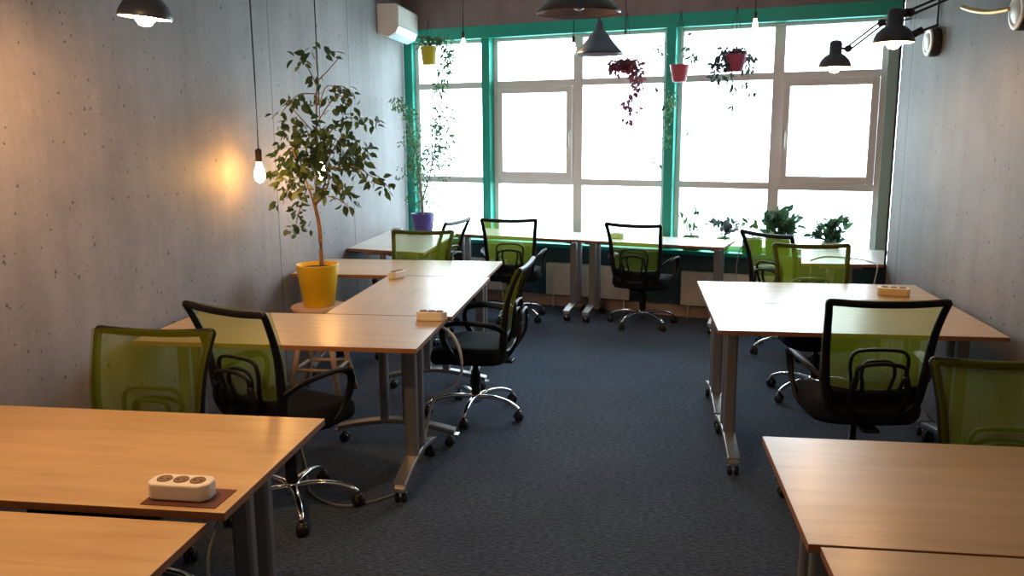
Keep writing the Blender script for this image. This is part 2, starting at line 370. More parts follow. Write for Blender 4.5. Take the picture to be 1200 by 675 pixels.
def window(idx, u0, u1, split, sash):
    w = empty('window_%d' % idx, wp((u0+u1)/2, -.08, .615), -TH); struct(w)
    zs = (.615, 1.20, 2.12, 2.55); fw = .045; n0, n1 = -.05, .02
    def lb(mb, a0, a1, z0, z1, t0=n0, t1=n1, mi=0):   # in the window's own frame: x along, -y inwards
        um = (u0+u1)/2
        mb.box(((a0+a1)/2-um, -(t0+t1)/2, (z0+z1)/2-.615), (a1-a0, t1-t0, z1-z0), mi)
    f = MB()
    lb(f, u0, u0+fw, .615, 2.55); lb(f, u1-fw, u1, .615, 2.55)
    lb(f, u0+fw, u1-fw, .615, .615+fw); lb(f, u0+fw, u1-fw, 2.55-.03, 2.55)
    cols = [(u0+fw, u1-fw)]
    if split:
        lb(f, split-.045, split+.045, .615+fw, 2.52); cols = [(u0+fw, split-.045), (split+.045, u1-fw)]
    for (a, c) in cols:
        lb(f, a, c, 1.165, 1.225); lb(f, a, c, 2.09, 2.15)
    fr = f.build('window_frame', m_pvc, w, bevel=.004)
    for ci, (a, c) in enumerate(cols):
        for (z0, z1) in ((.66, 1.165), (1.225, 2.09), (2.15, 2.52)):
            if sash == ci and z0 == 1.225:
                s_ = MB(); k = .06
                lb(s_, a+.002, a+k, z0+.002, z1-.002, -.03, .05); lb(s_, c-k, c-.002, z0+.002, z1-.002, -.03, .05)
                lb(s_, a+k, c-k, z0+.002, z0+k, -.03, .05); lb(s_, a+k, c-k, z1-k, z1-.002, -.03, .05)
                so = s_.build('sash', m_pvc2, w, bevel=.004)
                g = MB(); lb(g, a+k, c-k, z0+k, z1-k, -.004, .004); g.build('window_pane', m_glass, so)
                hx = c-k/2 if ci == 0 else a+k/2
                h = MB(); lb(h, hx-.014, hx+.014, 1.62, 1.69, .05, .062); lb(h, hx-.009, hx+.009, 1.52, 1.66, .075, .09); lb(h, hx-.009, hx+.009, 1.64, 1.66, .062, .09)
                h.build('handle', m_white, so)
            else:
                g = MB(); lb(g, a, c, z0, z1, -.004, .004); g.build('window_pane', m_glass, w)
window(1, .10, .90, None, None)
window(2, .985, 2.715, 1.86, 0)
window(3, 2.80, 4.50, 3.66, 1)

# heating pipe and radiators along the window wall
def radiator(u0, u1, label):
    r = empty('radiator', wp((u0+u1)/2, .09, 0), -TH); tag(r, label, 'radiator', None)
    w = u1-u0
    p = MB(); p.box((0, -.035, .275), (w, .012, .29)); n = int(w/.033)
    for i in range(n): p.box((-w/2+.033*(i+.5), -.0425, .275), (.019, .006, .25))
    p.build('front_panel', m_rad, r, bevel=.002)
    p = MB(); p.box((0, .0, .275), (w-.01, .055, .27)); p.build('radiator_body', m_rad, r)
    p = MB(); p.box((0, -.0, .425), (w, .075, .012)); p.build('top_grille', m_rad, r)
    for sx in (-1, 1): p = MB(); p.bar((sx*(w/2-.06), 0, 0), (sx*(w/2-.06), 0, .14), .009); p.build('pipe', m_rad, r)
radiator(.50, 1.20, 'white panel radiator partly hidden behind the window desk chair left of the desk feet')
radiator(1.62, 2.45, 'white panel radiator behind the paired desk feet under the middle window')
radiator(2.93, 3.95, 'white ribbed panel radiator under the right window, between two desks')

# ------------------------------------------------------------------ desks
TOPZ = .74
def make_leg(parent, x, W, off=.0):
    """T leg at local x, foot along local y"""
    g = MB()
    for sy in (-.062, .062):
        g.sweep([(x, sy, .125), (x, sy, TOPZ-.045)], rrect(.058, .044, .22), upv=(0, 1, 0), smooth=False)
    g.box((x, 0, TOPZ-.035), (.06, W*.72, .025))
    hl = W/2-.015
    path = [V((x, hl*t, .085+.05*(1-abs(t)**1.6))) for t in [i/8-1 for i in range(17)]]
    g.sweep(path, rrect(.062, .026, .2), upv=(0, 0, 1), smooth=False)
    lg = g.build('leg', m_steel, parent, bevel=0)
    for sy in (-1, 1):
        c = MB(); y = sy*(hl-.03)
        c.lathe([(.001, -.011), (.022, -.011), (.026, -.006), (.026, .006), (.022, .011), (.001, .011)], (x-.016, y, .026), 14, axis='X')
        c.lathe([(.001, -.011), (.022, -.011), (.026, -.006), (.026, .006), (.022, .011), (.001, .011)], (x+.016, y, .026), 14, axis='X')
        c.tube(spline([(x, y+sy*.02, .03), (x, y+sy*.012, .052), (x, y, .062), (x, y, .085)]), .011, 8, mi=1)
        c.box((x, y+sy*.035, .068), (.05, .03, .008), 1)
        c.build('caster', [m_wheel, m_chrome], lg)
    return lg
def make_desk(L, W, label, x, y, rz=0, poly=None, z=0, inset=.10, grp=None, lw=None, tm=None):
    """x, y is the centre; local x runs along the length"""
    d = empty('office_desk', (x, y, 0), rz)
    tag(d, label, 'desk', grp)
    t = MB()
    if poly: t.prism(poly, TOPZ-.022+z, TOPZ+z, 0, 1)
    else: t.prism([(-L/2, -W/2), (L/2, -W/2), (L/2, W/2), (-L/2, W/2)], TOPZ-.022+z, TOPZ+z, 0, 1)
    t.build('tabletop', [tm or m_top, m_topedge], d, bevel=.0015)
    r = MB(); r.box((0, 0, TOPZ-.045), (L-2*inset-.06, .05, .035)); r.build('crossbar', m_dark, d)
    for sx in (-1, 1): make_leg(d, sx*(L/2-inset), lw or W)
    return d

make_desk(1.30, .72, 'light wood desk at left front, white socket block near its corner', -1.645, 2.245)
make_desk(1.27, .80, 'light wood desk in the bottom left corner, slightly lower and nearest the camera', -1.66, 1.45, z=-.012)
make_desk(1.34, .66, 'light wood desk end-on to the left wall below the yellow potted ficus', -1.59, 3.87)
make_desk(1.20, .68, 'light wood desk turned lengthwise between two cross desks in the left group', -1.24, 4.81, rz=pi/2)
make_desk(1.34, .68, 'light wood desk closing the far end of the left group, beside the ficus', -1.59, 5.76)
make_desk(1.25, .70, 'glare-whitened desk in the far left corner, by the wall under the air conditioner', -1.93, 7.2, rz=pi/2,
          poly=[(-.52, .365), (-.72, -.33), (.53, -.33), (.74, .365)], lw=.56, tm=m_topglare)
WDEP = .52; uL = (-1.55-XL)/CU
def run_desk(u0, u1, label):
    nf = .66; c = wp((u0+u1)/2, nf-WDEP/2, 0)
    return make_desk(u1-u0, WDEP, label, c.x, c.y, rz=-TH, inset=.085, tm=m_topglare)
run_desk(.80, 2.115, 'glossy glare-whitened desk along the middle window, left of the paired desk feet')
run_desk(2.125, 3.40, 'glossy glare-whitened desk under the windows, right of the paired desk feet, mesh chair tucked in')
make_desk(.80, .48, 'glare-whitened desk in the far right corner against the concrete wall', 1.50, 6.62, rz=pi/2,
          poly=[(-.40, .29), (-.40, -.27), (.34, -.50), (.42, .14)], lw=.40, tm=m_topglare)
make_desk(1.30, .68, 'right hand desk nearer the camera in the middle pair, black chair pulled up to it', 1.075, 4.39)
make_desk(1.30, .67, 'far desk of the middle right pair, cream socket block near the wall', 1.075, 5.07)
make_desk(1.30, .71, 'light wood desk at right front, green chair back rising behind it', 1.07, 2.255)
make_desk(1.28, .80, 'light wood desk in the bottom right corner of the room view', 1.085, 1.49)

# ------------------------------------------------------------------ chairs
def yb(z):
    pts = [(.40, -.185), (.5, -.205), (.62, -.218), (.75, -.235), (.85, -.262), (.96, -.315)]
    for (a, p), (c, q) in zip(pts, pts[1:]):
        if z <= c: return p+(q-p)*(z-a)/(c-a)
    return pts[-1][1]
def hw(z):
    pts = [(.44, .150), (.50, .182), (.58, .200), (.72, .212), (.85, .220), (.96, .235)]
    if z <= pts[0][0]: return pts[0][1]
    for (a, p), (c, q) in zip(pts, pts[1:]):
        if z <= c: return p+(q-p)*(z-a)/(c-a)
    return pts[-1][1]
def make_chair():
    r = empty('office_chair')
    # star base
    g = MB(); g.lathe([(.001, .13), (.03, .13), (.036, .12), (.036, .085), (.03, .075), (.001, .075)], n=16)
    for k in range(5):
        a = pi/2+2*pi*k/5+.3; cx, sx = cos(a), sin(a)
        pth = [V((cx*t, sx*t, z)) for t, z in ((.02, .108), (.08, .118), (.15, .118), (.22, .106), (.27, .086), (.295, .068))]
        pth = spline(pth, 3); nn = len(pth)
        g.sweep(pth, (lambda i, nn=nn: rrect(.036-.016*i/nn, .024-.006*i/nn, .35)))
    base = g.build('star_base', m_chrome, r)
    for k in range(5):
        a = pi/2+2*pi*k/5+.3; cx, sx = cos(a)*.292, sin(a)*.292
        c = MB(); da = a+.9+k*.7
        R_ = Matrix.Rotation(da, 3, 'Z')
        for off in (-.014, .014):
            c.lathe([(.001, -.010), (.022, -.010), (.027, -.005), (.027, .005), (.022, .010), (.001, .010)], V((cx, sx, .027))+R_ @ V((off, 0, 0)), 14, axis='X', mtx=R_)
        c.lathe([(.001, .062), (.018, .06), (.022, .045), (.016, .03), (.001, .03)], (cx, sx, 0), 12)
        c.bar((cx, sx, .05), (cx, sx, .075), .008)
        c.build('caster', m_wheel, r)
    g = MB(); g.lathe([(.001, .10), (.028, .10), (.028, .26), (.024, .27), (.018, .275), (.018, .30), (.014, .30), (.014, .385), (.001, .385)], n=16); g.build('gas_column', m_black, r)
    # seat
    g = MB(); rings = []
    prof = [(.80, .395), (.93, .400), (.985, .42), (1., .445), (.985, .468), (.93, .482), (.80, .489), (.5, .488), (.02, .484)]
    n = 40
    for (k, z) in prof:
        ring = []
        for j in range(n):
            a = 2*pi*j/n; ca, sa = cos(a), sin(a)
            x = .245*k*math.copysign(abs(ca)**.5, ca); y = .235*k*math.copysign(abs(sa)**.5, sa)+.01
            dz = -.03*max(0, (y-.1)/.14)**2 if y > .1 else 0
            if z > .46: dz += .012*(abs(x)/.245)**2
            ring.append((x, y, z+dz))
        rings.append(ring)
    vs = [p for rg in rings for p in rg]; fs = []
    for i in range(len(rings)-1):
        for j in range(n): fs.append((i*n+j, i*n+(j+1) % n, (i+1)*n+(j+1) % n, (i+1)*n+j))
    fs.append(tuple(range(n))[::-1]); fs.append(tuple((len(rings)-1)*n+j for j in range(n)))
    g.add(vs, fs, 0, True); g.build('seat', m_seat, r)
    g = MB(); g.box((0, 0, .385), (.20, .18, .028)); g.box((0, -.13, .378), (.07, .2, .016)); g.build('seat_plate', m_black, r, bevel=.004)
    # back frame
    out = []
    for z in (.50, .58, .66, .74, .82, .90, .945): out.append((hw(z), yb(z), z))
    half = [(0, yb(.46)-.005, .455), (.10, yb(.46)-.005, .457), (.155, yb(.47), .468)] + out + [(.232, yb(.96), .957), (.21, yb(.957), .957), (.11, yb(.952)-.004, .950)]
    loop = [V(p) for p in half] + [V((0, yb(.948)-.006, .948))] + [V((-p[0], p[1], p[2])) for p in half[:0:-1]]
    lp = spline(loop, 3, True)
    def sec(i):
        z = lp[i].z; t = min(1, max(0, (z-.46)/.45)); w = .038-.008*t; h = .044-.022*t
        return rrect(w, h, .35)
    g = MB()
    n = len(lp); o = len(g.v); K = 12
    cen = V((0, 0, .7))
    for i in range(n):
        t = (lp[(i+1) % n]-lp[i-1]).normalized(); yv = V((0, 1, 0)); yv = (yv-t*yv.dot(t)).normalized(); sd = t.cross(yv)
        for (p, q) in sec(i): g.v.append(tuple(lp[i]+sd*p+yv*q))
    for i in range(n):
        for j in range(K):
            g.f.append((o+i*K+j, o+((i+1) % n)*K+j, o+((i+1) % n)*K+(j+1) % K, o+i*K+(j+1) % K)); g.mi.append(0); g.sm.append(True)
    fr = g.build('back_frame', m_black, r)
    # lower shell that fills the bottom of the back
    g = MB(); rows = []
    for z in (.455, .49, .53, .555):
        w = hw(z)-.01; rows.append([(w*t, yb(z)+.012-.012*(1-t*t), z + (.0 if z < .55 else .018*t*t)) for t in [k/6-1 for k in range(13)]])
    vs = [p for q in rows for p in q]; m_ = 13
    fs = [(i*m_+j, i*m_+j+1, (i+1)*m_+j+1, (i+1)*m_+j) for i in range(3) for j in range(12)]
    g.add(vs, fs, 0, True); sh = g.build('lower_back_shell', m_black, r); so = sh.modifiers.new('s', 'SOLIDIFY'); so.thickness = .012
    # green mesh
    g = MB(); vs = []; zz = [.50+.466*k/10 for k in range(11)]
    for z in zz:
        w = hw(z)+.013
        for t in [k/8-1 for k in range(17)]: vs.append((w*t, yb(z)+.024-.012*(1-abs(t)**3), z))
    fs = [(i*17+j, i*17+j+1, (i+1)*17+j+1, (i+1)*17+j) for i in range(10) for j in range(16)]
    g.add(vs, fs, 0, True); g.build('mesh_panel', m_mesh, r)
    # lumbar support: two nested arches behind the mesh
    g = MB()
    for (w, zt, bk) in ((.118, .745, .055), (.068, .695, .045)):
        pth = [(-w*.72, yb(.52)-.012, .52), (-w*.88, yb(.6)-.03, .60), (-w, yb(.68)-bk*.6, zt-.055), (-w*.8, yb(.72)-bk*.55, zt-.008), (0, yb(.72)-bk*.5, zt), (w*.8, yb(.72)-bk*.55, zt-.008), (w, yb(.68)-bk*.6, zt-.055), (w*.88, yb(.6)-.03, .60), (w*.72, yb(.52)-.012, .52)]
        g.sweep(spline(pth, 5), rrect(.014, .018, .35), upv=(0, 1, 0))
    g.build('lumbar_support', m_black, r)
    g = MB()
    for sx in (-1, 1):
        g.sweep(spline([(sx*.10, yb(.62)-.075, .64), (sx*.115, yb(.56)-.075, .56), (sx*.10, yb(.5)-.045, .48), (sx*.06, -.18, .40), (sx*.04, -.08, .378)], 5), rrect(.018, .026, .3), upv=(1, 0, 0))
    g.tube(spline([(-.10, yb(.62)-.075, .64), (-.09, yb(.62)-.078, .68), (0, yb(.62)-.08, .695), (.09, yb(.62)-.078, .68), (.10, yb(.62)-.075, .64)], 5), .009, 8)
    g.build('back_bracket', m_black, r)
    for sx in (-1, 1):
        g = MB()
        pth = [(sx*.212, yb(.6)+.0, .60), (sx*.245, -.17, .635), (sx*.265, -.08, .652), (sx*.27, .04, .655), (sx*.268, .11, .635), (sx*.262, .13, .58), (sx*.255, .10, .50), (sx*.24, .05, .43), (sx*.20, .02, .398), (sx*.10, .01, .388)]
        sp = spline(pth, 5)
        def asec(i, sp=sp):
            z = sp[i].z
            return rrect(.048, .020, .35) if z > .63 else rrect(.034, .020, .35)
        g.sweep(sp, asec, upv=(sx*.001, 0, 1) if False else (-sx*.35, .4, .8))
        g.build('armrest', m_black, r)
    return r
proto = make_chair()
used = [False]
CH = [
 # label, x, y, facing angle (deg, 0 = +y, ccw), dz
 ('green mesh chair facing the camera behind the front left desk, beside the wall', -1.80, 2.66, 180, -.025, .35),
 ('black framed chair seen from behind between the two left desk groups', -1.49, 3.46, -24, .02, .2),
 ('black framed chair in side view on the aisle side of the left group', -.90, 4.86, 87, -.04, .0),
 ('green mesh chair facing the camera beyond the far end of the left group', -1.60, 6.15, 180, -.05, 0),
 ('mesh chair turned sideways toward the far left corner desk, its back seen edge on', -1.73, 7.05, 76, -.02, 0),
 ('black framed green chair at the middle window, closest to the left green post', -1.03, 7.52, 0, -.03, .5),
 ('mesh chair with shiny star base left of the right window, turned slightly aside', .12, 7.38, -18, -.05, .15),
 ('black framed mesh chair turned toward the far right corner desk, plants behind', 1.22, 6.57, -50, -.03, .1),
 ('green mesh chair facing the camera behind the middle right desks', 1.18, 5.46, 180, -.03, .3),
 ('large black framed chair seen from behind at the right desk pair', 1.02, 3.87, 4, .03, .2),
 ('green mesh chair facing the camera at the right edge, behind the front right desk', 1.25, 2.62, 180, -.045, .1),
]
for (lab, x, y, ang, dz, br) in CH:
    c = proto if not used[0] else copy_tree(proto)
    used[0] = True
    c.location = (x, y, 0); c.rotation_euler = (0, 0, radians(ang))
    tag(c, lab, 'office chair')
    c['_dz'] = dz
for c in [o for o in bpy.data.objects if '_dz' in o]:
    for k in kids(c):
        if not k.name.startswith(('star_base', 'caster', 'gas_column')): k.location.z = c['_dz']
    del c['_dz']

# ------------------------------------------------------------------ power strips
def power_strip(p, rz, label, n=3, L=.155, W=.062, H=.045, m=None, pad=False):
    m = m or m_white
    r = empty('power_strip', p, rz); tag(r, label, 'power strip')
    g = MB(); k = L/2; w = W/2; cut = .018
    poly = [(-k+cut, -w), (k-cut, -w), (k, -w+cut), (k, w-cut), (k-cut, w), (-k+cut, w), (-k, w-cut), (-k, -w+cut)]
    g.prism(poly, .001, H); g.build('housing', m, r, bevel=.005)
    for i in range(n):
        x = (i-(n-1)/2)*L*.27
        g = MB(); g.lathe([(.001, .0012), (.0165, .0012), (.0195, .003), (.0205, .0015), (.0205, 0)], (x, 0, H), 18, mi=0)
        for s_ in (-1, 1): g.lathe([(.001, .0022), (.003, .0022), (.003, .0012)], (x+s_*.0085, 0, H), 8, mi=1)
        g.build('socket', [m_hole, m_pinhole], r)
    return r
g = MB(); g.prism([(-1.235, 1.905), (-1.03, 1.905), (-1.025, 2.02), (-1.235, 2.02)], TOPZ, TOPZ+.002)
tag(g.build('desk_pad', m_pad), 'dark reddish brown square pad under the front left socket block', 'pad')
power_strip((-1.15, 1.965, TOPZ+.002), 0, 'white three socket power strip on the brown pad, front left desk', L=.17, W=.075)
power_strip((-.985, 4.12, TOPZ), 0, 'white socket block on the seam between the left group desks', L=.155)
power_strip((-1.50, 5.33, TOPZ), radians(65), 'small white socket block where the two far left group desks meet', L=.13)
power_strip((-2.16, 7.72, TOPZ), 0, 'white socket block on the far left corner desk by the wall', n=2, L=.11)
power_strip((1.50, 5.05, TOPZ), radians(-15), 'cream socket block on the middle right desks near the concrete wall', n=3, L=.17, W=.09, m=m_cream)
power_strip(tuple(wp(2.42, .42, TOPZ)), -TH, 'pale socket block on the window desk, seen through the mesh chair', n=2, L=.12, m=m_white)

# ------------------------------------------------------------------ cables
def cable(pts, r, m, label, name='power_cable'):
    g = MB(); g.tube(spline(pts, 6), r, 6); tag(g.build(name, m), label, 'cable'); 
m_cabW = mat('white_cable', (.55, .55, .56), .5)
m_cabG = mat('grey_cable', (.22, .21, .20), .5)
cable([at(u, v, 4.12) for u, v in ((512, 384), (519, 384), (531, 394), (539, 412), (541, 434), (534, 451), (520, 460), (508, 470), (500, 500), (496, 530))], .008, m_cabW, 'white cable looping out from under the left group beside the side view chair')
cable([(-1.06, 3.92, .006), (-1.05, 3.7, .006), (-1.16, 3.55, .006), (-1.30, 3.50, .006), (-1.47, 3.62, .006), (-1.6, 3.9, .006), (-1.75, 4.2, .006)], .005, m_cabG, 'thin grey cable curling over the carpet beneath the left group')
cable([(-1.03, 1.93, TOPZ-.03), (-1.035, 1.86, .62), (-1.02, 1.84, .45), (-1.05, 1.85, .2), (-1.1, 1.9, .01)], .004, m_cabG, 'dark cable hanging beneath the front left desk corner')
cable([at(862, 330, 7.35), at(864, 305, 7.2), at(870, 288, 7.1), at(884, 278, 7.05), at(898, 281, 6.95)], .004, m_cabW, 'thin white cable arching over the right end of the window desk')
cable([(1.30, 6.35, TOPZ+.004), (1.45, 6.55, TOPZ+.004), (1.62, 6.45, TOPZ+.006), (1.71, 6.30, TOPZ+.004), (1.72, 6.195, TOPZ-.01), (1.70, 6.18, .6)], .005, m_cabW, 'white cable lying on the far right corner desk and dropping off its edge')

# ------------------------------------------------------------------ air conditioner
ac = empty('air_conditioner', (XL, 8.13, 2.52)); tag(ac, 'white wall mounted split air conditioner high on the left wall by the window', 'air conditioner')
g = MB(); y0, y1 = -.36, .36
prof = [(0, 0.03), (.10, 0.0), (.17, .035), (.20, .09), (.205, .27), (.18, .29), (0, .29)]
n = len(prof); vs = [(x, y0, z) for x, z in prof]+[(x, y1, z) for x, z in prof]
g.add(vs, [tuple(range(n)), tuple(range(n, 2*n))[::-1]]+[(i, (i+1) % n, n+(i+1) % n, n+i) for i in range(n)]); g.build('housing', m_ac, ac, bevel=.008)
g = MB(); g.add([(.095, y0+.03, -.004), (.168, y0+.03, .03), (.168, y1-.03, .03), (.095, y1-.03, -.004)], [(0, 1, 2, 3)]); o = g.build('louvre', m_acslot, ac); o.modifiers.new('s', 'SOLIDIFY').thickness = .006
g = MB(); g.box((.207, 0, .095), (.004, .70, .004)); g.build('panel_seam', m_acslot, ac)

# ------------------------------------------------------------------ pendant lamps
def cord(g, x, y, z0, r=.004, z1=ZC): g.bar((x, y, z0), (x, y, z1), r, 6)
def bulb_pendant(p, label, m, s=1.0, grp=None):
    r = empty('pendant_bulb', p); tag(r, label, 'pendant bulb')
    g = MB(); g.tube([(0, 0, .10*s), (.004, 0, .5), (0, 0, ZC-p[2])], .0042, 6); g.build('cord', m_cord, r)
    g = MB(); g.lathe([(.001, .115*s), (.012*s, .115*s), (.019*s, .105*s), (.019*s, .045*s), (.016*s, .04*s), (.001, .04*s)], n=16); g.build('bulb_socket', m_socket, r)
    g = MB(); g.lathe([(.013*s, .042*s), (.018*s, .02*s), (.028*s, -.01*s), (.031*s, -.035*s), (.027*s, -.058*s), (.015*s, -.075*s), (.001, -.08*s)], n=18); g.build('bulb', m, r)
    return r
bulb_pendant(at(304, 198, X=-2.13), 'glowing bare bulb on a black cord close to the left wall, left of the ficus', m_bulb)
bulb_pendant(at(377, 197, X=-2.06), 'glowing bare bulb hanging inside the ficus crown', m_bulb)
bulb_pendant(at(543, 49, 6.6), 'small glowing bulb in front of the left green window post', m_bulbhot, .62)
bulb_pendant(at(672, 54, 6.6), 'glowing bare bulb just left of the small dark bell lamp', m_bulbhot, .62)
bulb_pendant(at(885, 26, 6.6), 'small glowing bulb above the plum hanging pot, right window', m_bulbhot, .62)
def bell_lamp(p, R, label, H=.27):
    r = empty('bell_pendant_lamp', p); tag(r, label, 'pendant lamp')
    k = R/.185
    prof = [(.182, 0), (.186, .004), (.180, .016), (.150, .045), (.115, .085), (.085, .125), (.062, .155), (.055, .165), (.048, .168), (.046, .180), (.030, .190), (.026, .235), (.020, .245), (.012, .262), (.004, .265)]
    g = MB(); g.lathe([(a*k, z*k) for a, z in prof], n=40); g.build('lamp_shade', m_shade, r)
    g = MB(); g.lathe([(a*k*.975, z*k-.001) for a, z in prof[:10]], n=40); g.build('shade_lining', m_shadein, r)
    g = MB(); g.lathe([(.001, .012), (.022, .018), (.032, .045), (.026, .08), (.014, .11), (.014, .15), (.001, .15)], n=16); g.build('bulb', m_bulboff, r)
    g = MB(); g.bar((0, 0, .26*k), (0, 0, ZC-p[2]), .0045, 6); g.build('cord', m_cord, r)
bell_lamp(at(678, 16, 3.85), .182, 'large dark bell pendant lamp at the top of the view, nearer the camera')
bell_lamp(at(702, 64, 6.7), .182, 'smaller looking dark bell pendant lamp hanging behind the nearer one')
cb = at(733, 40, 7.3)
r = empty('pendant_fitting', cb); tag(r, 'thin dark cord with an empty end hanging above the maroon plant', 'pendant fitting')
g = MB(); cord(g, 0, 0, .03, .0035, ZC-cb.z); g.build('cord', m_cord, r)
g = MB(); g.lathe([(.001, .0), (.008, .0), (.010, .03), (.001, .035)], n=8); g.build('bulb_socket', m_socket, r)

# architect lamps on wall arms
def arch_head(r, c, s, tilt=(0, 0, 0), lit=m_bulbs):
    Mx = Matrix.Rotation(tilt[0], 3, 'X') @ Matrix.Rotation(tilt[1], 3, 'Y')
    prof = [(.092, 0), (.093, .003), (.090, .02), (.078, .045), (.058, .065), (.040, .076), (.036, .08), (.036, .135), (.030, .150), (.015, .156), (.001, .157)]
    g = MB(); g.lathe([(a*s, z*s) for a, z in prof], c, 32, mtx=Mx); sh = g.build('lamp_shade', m_shade, r)
    g = MB(); g.lathe([(a*s*.97, z*s-.001) for a, z in prof[:7]], c, 32, mtx=Mx); g.build('shade_lining', m_white, r)
    g = MB(); g.lathe([(.001, -.030), (.02, -.026), (.034, -.008), (.038, .012), (.032, .034), (.018, .055), (.012, .075)], c, 20, mtx=Mx); g.build('bulb', lit, r)
def twin(g, a, b, sep=.022, r=.0062, side=V((0, 1, 0))):
    a, b = V(a), V(b); t = (b-a).normalized(); q = t.cross(side).normalized()*sep/2
    g.bar(a+q, b+q, r, 6); g.bar(a-q, b-q, r, 6)
def arch_lamp(label, head, elbow, wall, hinge, s=1., extra=None, tilt=(0, 0, 0), lit=None):
    r = empty('wall_arm_lamp', wall); tag(r, label, 'lamp')
    loc = V(wall); L_ = lambda p: V(p)-loc
    arch_head(r, L_(head), s, tilt, lit or m_bulbs)
    g = MB(); h, e, w = L_(hinge), L_(elbow), V((0, 0, 0))
    twin(g, h, e); twin(g, e, w); g.build('arm', m_dark, r)
    g = MB()
    for p in (h, e):
        g.lathe([(.001, -.014), (.017, -.014), (.02, -.01), (.02, .01), (.017, .014), (.001, .014)], p, 14, axis='Y')
    g.bar(h, L_(V(head)+V((0, 0, .11*s))), .007); g.build('joint', m_dark, r)
    sg = 1 if loc.x > 0 else -1
    g = MB(); g.box((sg*.012, 0, 0), (.022, .05, .10)); g.build('wall_bracket', m_dark, r)
    if extra: extra(r, L_)
hA = at(1047, 50, 4.35); eA = at(1061, 15, 4.35)
def exA(r, L_):
    p = L_(hA)
    g = MB(); g.bar(p+V((.075, 0, .03)), p+V((.125, .0, .055)), .017, 12); g.bar(p+V((.12, 0, .05)), p+V((.2, .02, .08)), .006); g.build('side_knob', m_dark, r)
arch_lamp('nearer black arm lamp with lit bulb reaching out from the right wall', hA, eA+V((.02, 0, 0)), (XR-.003, 4.55, 2.42), eA, 1.0, exA)
hB = at(978, 79, 5.15); fB = at(994, 57, 5.15); eB = at(1033, 27, 5.15)
arch_lamp('farther arm lamp with lit bulb in front of the top right window pane', hB, eB, tuple(at(1066, 20, X=XR-.003)), fB, .95)
hC = at(170, 21, 2.95)
arch_lamp('black lit lamp at the top left corner shining onto the left wall', hC, hC+V((-.12, .05, .32)), (XL+.003, 2.95, 2.62), hC+V((-.01, .03, .17)), 1.0, tilt=(0, .10, 0), lit=m_bulbC)

def wall_disc(p, label, arm=False):
    r = empty('round_wall_fixture', p); tag(r, label, 'wall fixture')
    g = MB(); g.lathe([(.001, 0), (.082, 0), (.085, -.006), (.085, -.045), (.078, -.052)], n=32, axis='X'); g.build('housing', m_dark, r)
    g = MB(); g.lathe([(.079, -.050), (.082, -.054), (.079, -.058), (.06, -.060), (.056, -.056), (.052, -.056), (.048, -.060), (.001, -.060)], n=32, axis='X'); g.build('face', m_white, r)
    g = MB(); g.bar((-.01, 0, .08), (-.01, 0, ZC-p[2]), .006, 8); g.build('conduit', m_dark, r)
    if arm:
        g = MB(); g.tube(spline([(-.05, .06, .02), (-.07, .25, .03), (-.09, .42, .06), (-.08, .6, .1)], 5), .012, 8); g.build('brass_arm', m_brass, r)
wall_disc(V((XR, 5.52, 2.18)), 'round white faced fixture with dark rim on the right wall, beside the arm lamp')
wall_disc(V((XR, 4.33, 2.20)), 'round white faced fixture cut by the right edge, brass arm beside it', True)

# ------------------------------------------------------------------ plants
def rv(s=1.): return V((random.uniform(-s, s), random.uniform(-s, s), random.uniform(-s, s)))
def pot(r, R0, R1, H, m, c=(0, 0, 0), name='pot', seg=32):
    g = MB(); g.lathe([(.001, 0), (R0*.97, 0), (R0, .006), (R1, H-.004), (R1, H), (R1-.008, H), (R1-.012, H-.03), (.001, H-.03)], c, seg); g.build(name, m, r)
    g = MB(); g.lathe([(.001, H-.022), (R1-.012, H-.026)], c, seg); g.build('soil', m_soil, r)
def foliage(clusters, L, W, mat_, r, mul=1., droop=.5, name='foliage'):
    g = MB()
    for (c, rad, n) in clusters:
        c = V(c)
        for _ in range(int(n*mul)):
            d = rv(); 
            while d.length > 1: d = rv()
            p = c+V((d.x*rad[0], d.y*rad[1], d.z*rad[2]))
            dr = (V((d.x, d.y, d.z*.3))*.7+rv(.6)+V((0, 0, -droop))).normalized()
            k = random.uniform(.65, 1.15)
            g.leaf(p, dr, rv()+V((0, -.6, .6)), L*k, W*k)
    return g.build(name, mat_, r)

# the ficus on its stool
FX = V((-1.95, 5.10, 0)); st = empty('round_stool', FX); tag(st, 'round pale wooden stool carrying the yellow ficus pot', 'stool')
g = MB(); g.lathe([(.001, .565), (.17, .565), (.178, .572), (.178, .588), (.17, .595), (.001, .595)], n=36); g.build('seat', m_stool, st)
for k in range(4):
    a = pi/4+k*pi/2; g = MB(); g.sweep([(cos(a)*.10, sin(a)*.10, .565), (cos(a)*.235, sin(a)*.235, .0)], rrect(.03, .03), upv=(0, 1, 0)); g.build('leg', m_stool, st)
g = MB()
for k in range(4):
    a, b_ = pi/4+k*pi/2, pi/4+(k+1)*pi/2; g.bar((cos(a)*.187, sin(a)*.187, .2), (cos(b_)*.187, sin(b_)*.187, .2), .011)
g.build('rung', m_stool, st)
fi = empty('potted_ficus', FX+V((0, 0, .595))); tag(fi, 'tall weeping ficus with dark leaves in a glossy yellow pot', 'plant')
pot(fi, .098, .133, .265, m_potY)
YF = 5.10
def F(u, v, dy=0): return at(u, v, YF+dy) - (FX+V((0, 0, .595)))
g = MB()
def br(g, pts, r0, r1):
    sp = spline(pts, 4); n = len(sp); g.tube(sp, lambda i: r0+(r1-r0)*i/(n-1), 7)
br(g, [F(377, 312), F(376, 285), F(374, 262), F(369, 240)], .015, .012)
br(g, [F(369, 243), F(371, 215, .02), F(371, 180, .02), F(371, 120), F(372, 90), F(370, 55)], .010, .003)
